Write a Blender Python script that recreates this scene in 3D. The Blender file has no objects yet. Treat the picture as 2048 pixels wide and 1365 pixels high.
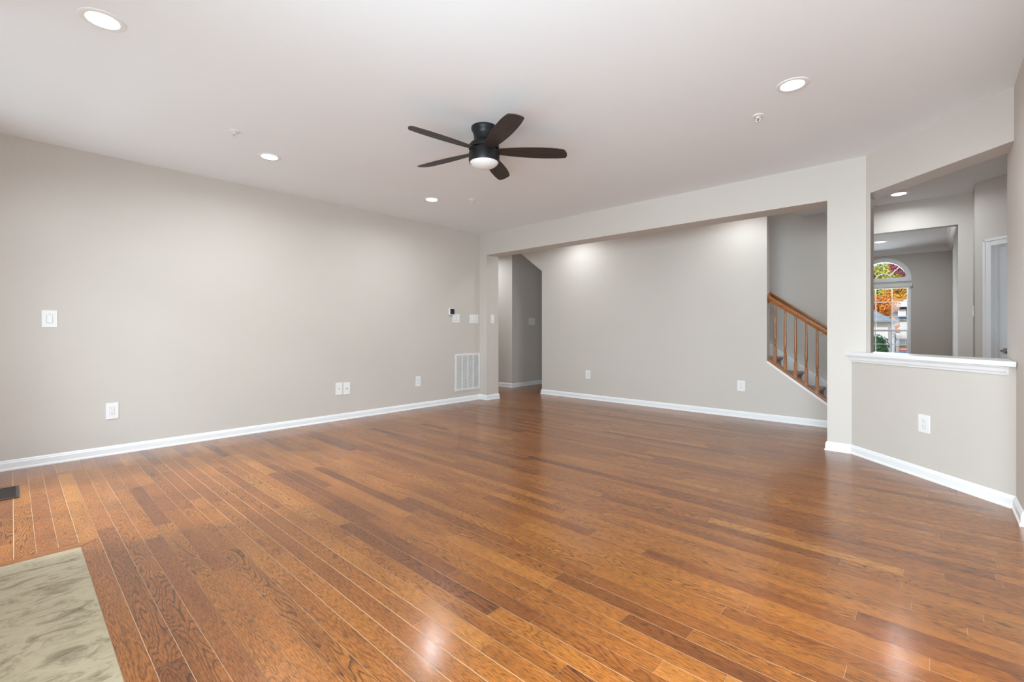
import bpy, bmesh, math, random
from mathutils import Vector, Matrix
PI = math.pi
R = math.radians
random.seed(7)
S = bpy.context.scene
C = S.collection

# ------------------------------------------------------------------ camera
CAM_H = 1.14
cam = bpy.data.cameras.new('camera'); co = bpy.data.objects.new('camera', cam); C.objects.link(co)
co.location = (0, 0, CAM_H)
co.rotation_euler = (PI/2, 0, R(42.5))
cam.sensor_width = 36; cam.lens = 917/2048*36
cam.shift_y = -(682.5-662)/2048
cam.clip_start = 0.05; cam.clip_end = 500
S.camera = co
S.view_settings.view_transform = 'Standard'; S.view_settings.look = 'None'
S.view_settings.gamma = 1; S.view_settings.exposure = 0.22
S.view_settings.use_curve_mapping = False
try:
    S.cycles.use_denoising = True
    S.cycles.max_bounces = 14; S.cycles.diffuse_bounces = 8; S.cycles.glossy_bounces = 5
    S.cycles.sample_clamp_indirect = 6
    S.cycles.transparent_max_bounces = 16
except Exception: pass

# ------------------------------------------------------------------ world: overcast bright sky
w = bpy.data.worlds.new('sky'); S.world = w; w.use_nodes = True
nt = w.node_tree; nt.nodes.clear()
wo = nt.nodes.new('ShaderNodeOutputWorld'); bg = nt.nodes.new('ShaderNodeBackground')
tc = nt.nodes.new('ShaderNodeTexCoord'); sx = nt.nodes.new('ShaderNodeSeparateXYZ')
cr = nt.nodes.new('ShaderNodeValToRGB')
cr.color_ramp.elements[0].position = 0.0; cr.color_ramp.elements[0].color = (.90, .95, 1, 1)
cr.color_ramp.elements[1].position = 1.0; cr.color_ramp.elements[1].color = (.55, .72, 1, 1)
nt.links.new(tc.outputs['Generated'], sx.inputs[0]); nt.links.new(sx.outputs[2], cr.inputs[0])
nt.links.new(cr.outputs[0], bg.inputs[0]); bg.inputs[1].default_value = .95
nt.links.new(bg.outputs[0], wo.inputs[0])

# ------------------------------------------------------------------ sun, daylight at the windows and added fill lights
def area(name, loc, target, sx_, sy_, power, col=(1, 1, 1)):
    l = bpy.data.lights.new(name, 'AREA'); l.shape = 'RECTANGLE'; l.size = sx_; l.size_y = sy_
    l.energy = power; l.color = col
    o = bpy.data.objects.new(name, l); C.objects.link(o); o.location = loc
    o.rotation_euler = (Vector(target)-Vector(loc)).to_track_quat('-Z', 'Y').to_euler()
    return o
sl = bpy.data.lights.new('sun', 'SUN'); sl.energy = 2.2; sl.angle = R(6); sl.color = (1, .95, .86)
so = bpy.data.objects.new('sun', sl); C.objects.link(so); so.rotation_euler = (R(52), 0, R(-14))
# open sky for the rear left window, high enough to be cut by its head
DAY = (.75, .91, 1)
area('daylight_rear_left', (-3.7, -4.2, 5.1), (-4.4, -.2, 1.2), 4.4, 3.2, 760, DAY)
area('fill_rear_right', (0, -.95, 1.35), (-1.2, 3, 1.6), 2.8, 2.2, 200, DAY)  # added fill from behind the camera, brightens header and ceiling
area('fill_rear_far', (.5, -6, 2.0), (-1.2, 4, 1.9), 6, 3.4, 390, DAY)  # added distant fill, spreads light more evenly to the far walls
area('fill_kitchen', (3.75, 2.0, 1.4), (0, 2.2, 1.3), 2.6, 2.0, 60, DAY)  # added fill from the unseen kitchen side
area('daylight_front', (-.73, 12.6, 1.4), (-.9, 8, 1.2), 1.2, 2.2, 68, (.86, .95, 1))
area('fill_low_left', (-4.2, -1.6, -.2), (-4.0, 1.5, 2.9), 1.6, 1.4, 32, DAY)  # added fill aimed upward to lift the ceiling

# ------------------------------------------------------------------ materials
def mat(name, col=(.8, .8, .8), rough=.5, metal=0, spec=None, coat=0):
    m = bpy.data.materials.new(name); m.use_nodes = True
    b = m.node_tree.nodes['Principled BSDF']
    b.inputs['Base Color'].default_value = (*col, 1); b.inputs['Roughness'].default_value = rough
    b.inputs['Metallic'].default_value = metal
    if spec is not None: b.inputs['Specular IOR Level'].default_value = spec
    if coat: b.inputs['Coat Weight'].default_value = coat; b.inputs['Coat Roughness'].default_value = .1
    return m
def N(m, t): return m.node_tree.nodes.new(t)
def LK(m, a, b): m.node_tree.links.new(a, b)
def ramp(m, stops):
    r = N(m, 'ShaderNodeValToRGB'); e = r.color_ramp.elements
    e[0].position, e[0].color = stops[0][0], (*stops[0][1], 1)
    e[1].position, e[1].color = stops[-1][0], (*stops[-1][1], 1)
    for p, c in stops[1:-1]:
        x = e.new(p); x.color = (*c, 1)
    return r
def noisy(name, c1, c2, scale=5, rough=.6, bump=0, bscale=200, stretch=(1, 1, 1), coat=0, detail=4):
    m = mat(name, c1, rough, coat=coat); b = m.node_tree.nodes['Principled BSDF']
    t = N(m, 'ShaderNodeTexCoord'); mp = N(m, 'ShaderNodeMapping'); mp.inputs['Scale'].default_value = stretch
    LK(m, t.outputs['Object'], mp.inputs[0])
    n = N(m, 'ShaderNodeTexNoise'); n.inputs['Scale'].default_value = scale; n.inputs['Detail'].default_value = detail
    LK(m, mp.outputs[0], n.inputs['Vector'])
    r = ramp(m, [(.35, c1), (.65, c2)]); LK(m, n.outputs['Fac'], r.inputs[0]); LK(m, r.outputs[0], b.inputs['Base Color'])
    if bump:
        n2 = N(m, 'ShaderNodeTexNoise'); n2.inputs['Scale'].default_value = bscale; LK(m, mp.outputs[0], n2.inputs['Vector'])
        bp = N(m, 'ShaderNodeBump'); bp.inputs['Strength'].default_value = bump; bp.inputs['Distance'].default_value = .002
        LK(m, n2.outputs['Fac'], bp.inputs['Height']); LK(m, bp.outputs[0], b.inputs['Normal'])
    return m
WALLC = (.60, .558, .512)
M = {}
M['wall'] = noisy('wall_paint', WALLC, tuple(c*1.02 for c in WALLC), 1.2, .62, .12, 260)
M['ceil'] = noisy('ceiling_paint', (.86, .895, .92), (.87, .905, .93), 1.5, .8, .10, 220)
M['trim'] = noisy('white_trim_paint', (.84, .85, .86), (.86, .865, .87), 3, .32)
M['plate'] = mat('white_plastic', (.84, .84, .83), .3)
M['slot'] = mat('dark_slot', (.03, .03, .03), .5)
M['screen'] = mat('dark_glass_screen', (.012, .012, .03), .12)
M['metal_white'] = noisy('white_enamel', (.76, .755, .74), (.80, .79, .78), 8, .4)
M['duct'] = mat('duct_shadow', (.10, .10, .10), .8)
M['chrome'] = mat('satin_chrome', (.55, .54, .52), .18, 1)
M['black'] = mat('matte_black_metal', (.009, .009, .010), .42, spec=.35)
M['register'] = mat('dark_bronze', (.035, .025, .022), .4)
M['oak'] = noisy('honey_oak', (.42, .155, .035), (.26, .080, .016), 9, .32, stretch=(1, 14, 14), coat=.4)
M['oakv'] = noisy('honey_oak_upright', (.42, .155, .035), (.27, .085, .018), 12, .32, stretch=(10, 10, 1), coat=.4)
M['carpet'] = noisy('taupe_carpet', (.30, .245, .21), (.40, .33, .29), 90, .95, .8, 500)
M['blade'] = noisy('dark_walnut_blade', (.050, .036, .031), (.025, .019, .017), 6, .5, stretch=(1.2, 22, 22), detail=6)
M['filler'] = mat('seam_filler', (.60, .42, .28), .5)
def emis(name, col, st):
    m = mat(name, col, .4); b = m.node_tree.nodes['Principled BSDF']
    b.inputs['Emission Color'].default_value = (*col, 1); b.inputs['Emission Strength'].default_value = st
    return m
M['lens'] = emis('lit_lens', (1, 1, 1), 9)
M['bowl'] = mat('frosted_glass_bowl', (.84, .83, .82), .35)
def glass():
    m = bpy.data.materials.new('window_glass'); m.use_nodes = True; m.node_tree.nodes.clear()
    o = N(m, 'ShaderNodeOutputMaterial'); mx = N(m, 'ShaderNodeMixShader'); t = N(m, 'ShaderNodeBsdfTransparent')
    g = N(m, 'ShaderNodeBsdfGlossy'); g.inputs['Roughness'].default_value = .02
    mx.inputs[0].default_value = .01
    LK(m, t.outputs[0], mx.inputs[1]); LK(m, g.outputs[0], mx.inputs[2]); LK(m, mx.outputs[0], o.inputs[0])
    return m
M['glass'] = glass()

def floor_mat():
    m = mat('oak_strip_floor', (.4, .14, .04), .25); nd = m.node_tree.nodes; b = nd['Principled BSDF']
    uv = N(m, 'ShaderNodeUVMap'); uv.uv_map = 'UVMap'
    at = N(m, 'ShaderNodeAttribute'); at.attribute_name = 'plank'
    sp = N(m, 'ShaderNodeSeparateColor'); LK(m, at.outputs['Color'], sp.inputs[0])
    def mapped(sc):
        mp = N(m, 'ShaderNodeMapping'); mp.inputs['Scale'].default_value = sc; LK(m, uv.outputs[0], mp.inputs[0]); return mp
    # cathedral figure: contour lines of a stretched noise
    n1 = N(m, 'ShaderNodeTexNoise'); n1.inputs['Scale'].default_value = 1; n1.inputs['Detail'].default_value = 1.5
    n1.inputs['Distortion'].default_value = .3
    LK(m, mapped((1.6, 13, 1)).outputs[0], n1.inputs['Vector'])
    k = N(m, 'ShaderNodeMath'); k.operation = 'MULTIPLY'; k.inputs[1].default_value = 25; LK(m, n1.outputs['Fac'], k.inputs[0])
    fr = N(m, 'ShaderNodeMath'); fr.operation = 'FRACT'; LK(m, k.outputs[0], fr.inputs[0])
    rl = ramp(m, [(0, (.22,)*3), (.10, (.45,)*3), (.30, (.88,)*3), (.6, (1,)*3), (.90, (.92,)*3), (1, (.22,)*3)]); LK(m, fr.outputs[0], rl.inputs[0])
    # pores
    n2 = N(m, 'ShaderNodeTexNoise'); n2.inputs['Scale'].default_value = 1; n2.inputs['Detail'].default_value = 3
    LK(m, mapped((26, 330, 1)).outputs[0], n2.inputs['Vector'])
    r2 = ramp(m, [(.40, (.35,)*3), (.54, (1,)*3)]); LK(m, n2.outputs['Fac'], r2.inputs[0])
    # blotchy stain
    n3 = N(m, 'ShaderNodeTexNoise'); n3.inputs['Scale'].default_value = 1; n3.inputs['Detail'].default_value = 3
    LK(m, mapped((2.2, 9, 1)).outputs[0], n3.inputs['Vector'])
    r3 = ramp(m, [(.25, (.66, .60, .56)), (.5, (1, 1, 1)), (.78, (1.18, 1.22, 1.25))]); LK(m, n3.outputs['Fac'], r3.inputs[0])
    base = ramp(m, [(0, (.20, .058, .011)), (.10, (.27, .083, .015)), (.3, (.34, .110, .018)), (.7, (.38, .129, .021)), (.93, (.425, .155, .028)), (1, (.46, .18, .036))])
    LK(m, sp.outputs[0], base.inputs[0])
    def mul(a, c, f=1.0, fs=None):
        x = N(m, 'ShaderNodeMix'); x.data_type = 'RGBA'; x.blend_type = 'MULTIPLY'
        x.inputs[0].default_value = f
        if fs is not None: LK(m, fs, x.inputs[0])
        LK(m, a, x.inputs[6]); LK(m, c, x.inputs[7]); return x.outputs[2]
    ff = N(m, 'ShaderNodeMapRange'); ff.inputs['From Min'].default_value = .15; ff.inputs['From Max'].default_value = .9
    ff.inputs['To Min'].default_value = .32; ff.inputs['To Max'].default_value = 1.0
    LK(m, sp.outputs[1], ff.inputs['Value'])
    c = mul(base.outputs[0], rl.outputs[0], 1, ff.outputs[0]); c = mul(c, r2.outputs[0], .8); c = mul(c, r3.outputs[0], .8)
    LK(m, c, b.inputs['Base Color'])
    b.inputs['Roughness'].default_value = .33
    b.inputs['Specular IOR Level'].default_value = .32
    b.inputs['Coat Weight'].default_value = .45; b.inputs['Coat Roughness'].default_value = .145
    # satin unevenness of the varnish
    g = N(m, 'ShaderNodeTexNoise'); g.inputs['Scale'].default_value = 1; g.inputs['Detail'].default_value = 2
    LK(m, mapped((3, 26, 1)).outputs[0], g.inputs['Vector'])
    ad = N(m, 'ShaderNodeMath'); ad.operation = 'ADD'; LK(m, g.outputs['Fac'], ad.inputs[0])
    ms = N(m, 'ShaderNodeMath'); ms.operation = 'MULTIPLY'; ms.inputs[1].default_value = .10; LK(m, r2.outputs[0], ms.inputs[0])
    LK(m, ms.outputs[0], ad.inputs[1])
    bp = N(m, 'ShaderNodeBump'); bp.inputs['Strength'].default_value = .30; bp.inputs['Distance'].default_value = .0016
    LK(m, ad.outputs[0], bp.inputs['Height']); LK(m, bp.outputs[0], b.inputs['Normal']); LK(m, bp.outputs[0], b.inputs['Coat Normal'])
    return m
M['floor'] = floor_mat()
def stone_mat():
    m = mat('veined_stone', (.5, .45, .35), .35); b = m.node_tree.nodes['Principled BSDF']
    t = N(m, 'ShaderNodeTexCoord'); mp = N(m, 'ShaderNodeMapping'); mp.inputs['Scale'].default_value = (6.5, 3.2, 1); mp.inputs['Rotation'].default_value = (0, 0, R(10))
    LK(m, t.outputs['Object'], mp.inputs[0])
    n = N(m, 'ShaderNodeTexNoise'); n.inputs['Scale'].default_value = 2.0; n.inputs['Detail'].default_value = 13; n.inputs['Roughness'].default_value = .78; n.inputs['Distortion'].default_value = 1.1
    LK(m, mp.outputs[0], n.inputs['Vector'])
    r = ramp(m, [(.34, (.12, .085, .05)), (.42, (.24, .19, .12)), (.50, (.38, .315, .205)), (.72, (.45, .385, .27))]); LK(m, n.outputs['Fac'], r.inputs[0])
    LK(m, r.outputs[0], b.inputs['Base Color'])
    bp = N(m, 'ShaderNodeBump'); bp.inputs['Strength'].default_value = .3; bp.inputs['Distance'].default_value = .003
    LK(m, n.outputs['Fac'], bp.inputs['Height']); LK(m, bp.outputs[0], b.inputs['Normal'])
    return m
M['stone'] = stone_mat()

# ------------------------------------------------------------------ mesh helpers
class MB:
    def __init__(s): s.bm = bmesh.new()
    def face(s, pts, mi=0):
        try:
            f = s.bm.faces.new([s.bm.verts.new(p) for p in pts]); f.material_index = mi; return f
        except ValueError: return None
    def box(s, x0, x1, y0, y1, z0, z1, bev=0, mi=0):
        vs = [s.bm.verts.new((x, y, z)) for x in (x0, x1) for y in (y0, y1) for z in (z0, z1)]
        fs = [s.bm.faces.new([vs[i] for i in q]) for q in ((0, 1, 3, 2), (4, 6, 7, 5), (0, 4, 5, 1), (2, 3, 7, 6), (0, 2, 6, 4), (1, 5, 7, 3))]
        for f in fs: f.material_index = mi
        if bev:
            es = set(e for f in fs for e in f.edges)
            bmesh.ops.bevel(s.bm, geom=list(es), offset=bev, segments=2, affect='EDGES', profile=.6)
        return s
    def prism(s, poly, a0, a1, axis='z', mi=0):
        def P(p, a):
            return {'z': (p[0], p[1], a), 'y': (p[0], a, p[1]), 'x': (a, p[0], p[1])}[axis]
        A = [s.bm.verts.new(P(p, a0)) for p in poly]; B = [s.bm.verts.new(P(p, a1)) for p in poly]
        n = len(poly); f = [s.bm.faces.new(A[::-1]), s.bm.faces.new(B)]
        for i in range(n): f.append(s.bm.faces.new((A[i], A[(i+1) % n], B[(i+1) % n], B[i])))
        for q in f: q.material_index = mi
        return s
    def lathe(s, prof, seg=32, c=(0, 0, 0), axis='z', smooth=True, mi=0):
        rings = []
        for r, z in prof:
            ring = []
            for k in range(seg):
                a = 2*PI*k/seg; p = (r*math.cos(a), r*math.sin(a), z)
                if axis == 'y': p = (p[0], p[2], p[1])
                if axis == 'x': p = (p[2], p[0], p[1])
                ring.append(s.bm.verts.new((p[0]+c[0], p[1]+c[1], p[2]+c[2])))
            rings.append(ring)
        for a, b in zip(rings, rings[1:]):
            for k in range(seg):
                f = s.bm.faces.new((a[k], a[(k+1) % seg], b[(k+1) % seg], b[k])); f.smooth = smooth; f.material_index = mi
        for ring in (rings[0], rings[-1]):
            f = s.bm.faces.new(ring); f.material_index = mi
        return s
    def tube(s, pts, r, seg=10, mi=0):
        pts = [Vector(p) for p in pts]; rings = []
        rr = r if isinstance(r, (list, tuple)) else [r]*len(pts)
        for i, p in enumerate(pts):
            d = (pts[min(i+1, len(pts)-1)]-pts[max(i-1, 0)]).normalized()
            u = d.orthogonal().normalized() if i == 0 else (u-d*u.dot(d)).normalized()
            v = d.cross(u)
            rings.append([s.bm.verts.new(p+(u*math.cos(2*PI*k/seg)+v*math.sin(2*PI*k/seg))*rr[i]) for k in range(seg)])
        for a, b in zip(rings, rings[1:]):
            for k in range(seg):
                f = s.bm.faces.new((a[k], a[(k+1) % seg], b[(k+1) % seg], b[k])); f.smooth = True; f.material_index = mi
        for ring in (rings[0], rings[-1]):
            f = s.bm.faces.new(ring); f.material_index = mi
        return s
    def sweep(s, path, prof, side=1, closed=False, z0=0, mi=0):
        """profile (offset, z) swept along a plan polyline with mitred corners; side=+1 offsets to the left of travel"""
        P = [Vector((p[0], p[1])) for p in path]; n = len(P); rings = []
        for i in range(n):
            dirs = []
            if i > 0 or closed: dirs.append((P[i]-P[i-1]).normalized())
            if i < n-1 or closed: dirs.append((P[(i+1) % n]-P[i]).normalized())
            nn = [Vector((-d.y, d.x))*side for d in dirs]
            if len(nn) == 2:
                m_ = (nn[0]+nn[1]).normalized(); k = 1/max(.2, m_.dot(nn[0])); m_ = m_*k
            else: m_ = nn[0]
            rings.append([s.bm.verts.new((P[i].x+m_.x*o, P[i].y+m_.y*o, z0+z)) for o, z in prof])
        m = len(prof)
        for i in range(n-1+(1 if closed else 0)):
            a, b = rings[i], rings[(i+1) % n]
            for k in range(m): s.bm.faces.new((a[k], a[(k+1) % m], b[(k+1) % m], b[k])).material_index = mi
        if not closed:
            s.bm.faces.new(rings[0]); s.bm.faces.new(rings[-1][::-1])
        return s
    def build(s, name, mats, parent=None, recalc=True):
        s.bm.edges.ensure_lookup_table()
        if recalc: bmesh.ops.recalc_face_normals(s.bm, faces=s.bm.faces)
        for e in s.bm.edges:
            if len(e.link_faces) == 2 and e.calc_face_angle(0) > R(32): e.smooth = False
        me = bpy.data.meshes.new(name); s.bm.to_mesh(me); s.bm.free()
        for m in (mats if isinstance(mats, list) else [mats]): me.materials.append(m)
        o = bpy.data.objects.new(name, me); C.objects.link(o)
        if parent: o.parent = parent
        return o
def struct(o): o['kind'] = 'structure'; return o
def tag(o, label, cat, group=None):
    o['label'] = label; o['category'] = cat
    if group: o['group'] = group
    return o
def thing(name, label, cat, loc, rz=0, group=None):
    o = bpy.data.objects.new(name, None); C.objects.link(o); o.empty_display_size = .05
    o.location = loc; o.rotation_euler = (0, 0, rz); return tag(o, label, cat, group)
KIDS = {}
def copy_tree(src, loc, rz, label, group=None):
    r = src.copy(); C.objects.link(r); r.location = loc; r.rotation_euler = (0, 0, rz); r['label'] = label
    if group: r['group'] = group
    def rec(a, b):
        for ch in [o for o in C.objects if o.parent is a]:
            c = ch.copy(); C.objects.link(c); c.parent = b; rec(ch, c)
    rec(src, r)
    return r

# ------------------------------------------------------------------ dimensions
H = 2.74; HB = 2.385                    # ceiling, underside of the cased openings
XL = -5.56; YB = 5.27; YB2 = 5.55        # left wall, back opening wall front/back
YH = 6.48; YF = 7.48; XR = .395

# ------------------------------------------------------------------ floor
PW = .0798; Y0 = .246-10*PW+.0
def planks():
    bm = bmesh.new(); uvl = bm.loops.layers.uv.new('UVMap'); cl = bm.loops.layers.float_color.new('plank')
    k = 0; y = Y0
    hx0, hx1, hy = -3.375, -1.63, .326
    while y < 12.2:
        gap = random.choice((.0009, .0012, .0016, .0022, .0030))
        ya, yb = y+gap/2, y+PW-gap/2
        x = -8.4-random.random()
        while x < 3.9:
            L = random.choice((.35, .55, .8, 1.0, 1.25, 1.5))*random.uniform(.85, 1.15); xa, xb = x+.0006, x+L-.0006; x += L
            spans = [(xa, xb)]
            if y < hy-.01:
                spans = []
                if xa < hx0: spans.append((xa, min(xb, hx0-.0012)))
                if xb > hx1: spans.append((max(xa, hx1+.0012), xb))
            r1, r2, r3 = random.random(), random.random(), random.random()
            ou, ov = random.uniform(0, 90), random.uniform(0, 90); fl = random.choice((-1, 1))
            for a, b in spans:
                if b-a < .01: continue
                f = bm.faces.new([bm.verts.new(p) for p in ((a, ya, 0), (b, ya, 0), (b, yb, 0), (a, yb, 0))])
                for l in f.loops:
                    l[uvl].uv = ((l.vert.co.x-xa)*fl+ou, (l.vert.co.y-ya)+ov); l[cl] = (r1, r2, r3, 1)
        y += PW; k += 1
    # border boards around the hearth, mitred at the corner
    def board(q, along_y):
        f = bm.faces.new([bm.verts.new((p[0], p[1], 0)) for p in q]); ou, ov = random.uniform(0, 90), random.uniform(0, 90)
        r1 = random.uniform(.15, .4)
        for l in f.loops:
            p = l.vert.co; l[uvl].uv = ((p.y+ou, p.x+ov) if along_y else (p.x+ou, p.y+ov)); l[cl] = (r1, .5, .5, 1)
    board([(-3.375, -.7), (-3.306, -.7), (-3.306, .247), (-3.375, .3245)], True)
    board([(-3.373, .3245), (-3.3045, .248), (-2.62, .248), (-2.62, .3245)], False)
    board([(-2.6185, .248), (-1.70, .248), (-1.63, .3245), (-2.6185, .3245)], False)
    board([(-1.698, -.7), (-1.63, -.7), (-1.63, .3225), (-1.698, .2465)], True)
    n0 = len(bm.faces)
    q = bm.faces.new([bm.verts.new(p) for p in ((-8.4, -.7, -.0012), (3.9, -.7, -.0012), (3.9, 12.2, -.0012), (-8.4, 12.2, -.0012))]); q.material_index = 1
    q = bm.faces.new([bm.verts.new(p) for p in ((-8.4, -.7, -.2), (-8.4, 12.2, -.2), (3.9, 12.2, -.2), (3.9, -.7, -.2))]); q.material_index = 1
    me = bpy.data.meshes.new('floor'); bm.to_mesh(me); bm.free()
    me.materials.append(M['floor']); me.materials.append(M['filler'])
    o = bpy.data.objects.new('floor', me); C.objects.link(o); return struct(o)
planks()
hs = MB(); hs.box(-3.303, -1.70, -.60, .246, -.02, .0035, bev=.0025)
tag(hs.build('hearth_slab', M['stone']), 'mottled beige and grey stone hearth slab set flush in the wood floor', 'hearth')

# ------------------------------------------------------------------ ceiling and walls
b = MB()
b.box(-8.4, 3.9, -.75, 6.60, H, H+.25); b.box(-8.4, -5.9, 6.60, 12.2, H, H+.25)
b.box(-1.354, 3.9, 6.60, 7.54, H, H+.25); b.box(-5.9, 3.9, 7.54, 12.2, H, H+.25)
b.box(-6.0, -1.2, 6.45, 7.7, 5.5, 5.6)
struct(b.build('ceiling', M['ceil']))
b = MB(); b.box(XL-.14, XL, -.64, 5.55, 0, H); struct(b.build('wall_left', M['wall']))
b = MB()
b.box(XL, -5.396, YB, YB2, 0, HB)                                   # stub
b.box(XL, -.74, YB, YB2, HB, H)                                      # header
b.prism([(-.74, YB), (-.445, YB), (-.41, 5.235), (-.41, YB2), (-.74, YB2)], 0, H)
b.box(-8.4, XL, 5.41, YB2, 0, H)
bmesh.ops.remove_doubles(b.bm, verts=b.bm.verts, dist=1e-5)
struct(b.build('wall_back', M['wall']))
b = MB(); b.prism([(-.41, 5.235), (XR, 4.43), (XR, 4.715), (-.41, 5.52)], HB, H)
struct(b.build('wall_angled', M['wall']))
b = MB()
b.prism([(-.55, 5.27), (XR, 4.325), (XR, 4.655), (-.41, 5.46), (-.41, 5.30), (-.44, 5.27)], 0, .908)
struct(b.build('wall_half', M['wall']))
b = MB()
b.box(XR, XR+.15, 3.99, 4.80, 0, H); b.box(XR, XR+.15, -.5, 3.99, 2.16, H)
b.box(XR+.15, 3.75, 4.65, 4.80, 0, H)
struct(b.build('wall_right', M['wall']))
# unseen rear wall behind the camera; right opening widened to admit more fill
b = MB()
def wall_with_holes(b, x0, x1, y0, y1, z0, z1, holes):
    x = x0
    for a, c, za, zb in sorted(holes):
        if a > x: b.box(x, a, y0, y1, z0, z1)
        if za > z0: b.box(a, c, y0, y1, z0, za)
        if zb < z1: b.box(a, c, y0, y1, zb, z1)
        x = c
    if x < x1: b.box(x, x1, y0, y1, z0, z1)
wall_with_holes(b, XL-.14, 3.9, -.64, -.5, 0, H, [(-4.95, -3.4, .25, 2.30), (-1.5, 1.5, .1, 2.45)])
struct(b.build('wall_rear', M['wall']))
b = MB(); b.box(3.6, 3.74, -.5, .6, 0, H); b.box(3.6, 3.74, 3.4, 4.65, 0, H); b.box(3.6, 3.74, .6, 3.4, 0, .4); b.box(3.6, 3.74, .6, 3.4, 2.4, H)
struct(b.build('wall_kitchen', M['wall']))
def plain_window(name, loc, rz, wd, z0, z1):
    e = bpy.data.objects.new(name, None); C.objects.link(e); e.location = loc; e.rotation_euler = (0, 0, rz); struct(e)
    f = MB(); t = .05
    f.box(-wd/2, wd/2, -.03, .03, z0, z0+t); f.box(-wd/2, wd/2, -.03, .03, z1-t, z1)
    f.box(-wd/2, -wd/2+t, -.03, .03, z0+t, z1-t); f.box(wd/2-t, wd/2, -.03, .03, z0+t, z1-t)
    f.box(-.03, .03, -.03, .03, z0+t, z1-t); zm = z0+(z1-z0)*.74; f.box(-wd/2+t, -.03, -.03, .03, zm, zm+.06); f.box(.03, wd/2-t, -.03, .03, zm, zm+.06)
    f.build('window_frame', M['trim'], e)
plain_window('window_2', (-4.175, -.57, 0), 0, 1.55, .25, 2.30)
plain_window('window_3', (0, -.57, 0), 0, 3.0, .1, 2.45)  # unseen, made wide so the fill lights reach the room
plain_window('window_4', (3.67, 2.0, 0), PI/2, 2.8, .4, 2.4)
# long hall wall with the sloped stair opening at both ends
b = MB()
b.prism([(-5.205, 0), (-.552, 0), (-1.546, .741), (-1.546, H), (-5.905, H), (-5.205, 2.218)], YH, YH+.12, 'y')
b.box(-5.205, -5.09, YH+.12, 9.0, 0, 2.2)
struct(b.build('wall_hall', M['wall']))
b = MB(); b.prism([(-5.205, 2.218), (-5.905, H), (-5.905, H+.1), (-5.09, H+.1), (-5.09, 2.218)], YH+.12, 9.0, 'y')
struct(b.build('ceiling_understair', M['ceil']))
b = MB(); b.box(-8.4, -6.21, 6.78, 9.0, 0, H); b.box(-8.4, -5.0, 9.0, 9.15, 0, H); b.box(-8.4, -8.25, 5.55, 6.78, 0, H)
struct(b.build('wall_passage', M['wall']))
# far wall of hall and foyer with the dining room opening
b = MB()
b.box(-5.09, -.80, YF, YF+.12, 0, H); b.box(-.80, .224, YF, YF+.12, HB, H); b.box(.224, .345, YF, YF+.12, 0, H)
b.box(-5.9, -1.2, YF, YF+.12, H, 5.5); b.box(-5.9, -1.2, 6.48, 6.60, H, 5.5); b.box(-1.354, -1.2, 6.60, YF, H+.25, 5.5); b.box(-6.0, -5.9, 6.6, YF, H, 5.5)
struct(b.build('wall_far', M['wall']))
b = MB(); b.prism([(.345, YF+.12), (.345, 7.09), (.425, 7.17), (.465, 7.32), (.465, YF+.12)], 0, H)
struct(b.build('wall_foyer', M['wall']))
# angled foyer wall with a door; local x runs along the wall, local y goes into it
AO = Vector((.345, 7.09, 0)); AR = R(-45)
b = MB(); D0, D1, DT = .163, .975, 2.04
b.box(0, D0, 0, .12, 0, H); b.box(D0, D1, 0, .12, DT, H); b.box(D1, 1.45, 0, .12, 0, H)
o = struct(b.build('wall_angled_foyer', M['wall'])); o.location = AO; o.rotation_euler = (0, 0, AR)
b = MB(); b.box(1.36, 1.50, 4.80, 6.10, 0, H); struct(b.build('wall_foyer_right', M['wall']))
b = MB(); b.box(.266, .40, YF+.12, 11.95, 0, H); struct(b.build('wall_dining_right', M['wall']))
b = MB(); b.box(-3.74, -3.6, YF+.12, 11.95, 0, H); struct(b.build('wall_dining_left', M['wall']))

# dining room end wall with an arched window over a double hung window
WX = -.725; WY = 11.8
b = MB()
zs0, zs1 = .25, 2.06; hw = .42; ar = .385; az = 2.16
b.box(-3.6, WX-hw, WY, WY+.15, 0, H); b.box(WX+hw, .266, WY, WY+.15, 0, H); b.box(WX-hw, WX+hw, WY, WY+.15, 0, zs0)
# between window head and arch, and around the arch
b.box(WX-hw, WX+hw, WY, WY+.15, zs1, az)
n = 24
for i in range(n):
    a0, a1 = PI*i/n, PI*(i+1)/n
    x0_, x1_ = WX+ar*math.cos(a1), WX+ar*math.cos(a0)
    b.prism([(x0_, az+ar*math.sin(a1)), (x1_, az+ar*math.sin(a0)), (x1_, H), (x0_, H)], WY, WY+.15, 'y')
b.box(WX-hw, WX-ar, WY, WY+.15, az, H); b.box(WX+ar, WX+hw, WY, WY+.15, az, H)
struct(b.build('wall_dining_end', M['wall']))
w1 = bpy.data.objects.new('window_1', None); C.objects.link(w1); w1.location = (WX, WY, 0); struct(w1)
f = MB()
f.box(-hw, -hw+.04, .0, .14, zs0, zs1-.03, 0); f.box(hw-.04, hw, .0, .14, zs0, zs1-.03); f.box(-hw, hw, .0, .14, zs1-.04, zs1); f.box(-hw, hw, .0, .14, zs0, zs0+.05)
f.build('window_frame', M['trim'], w1)
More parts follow.
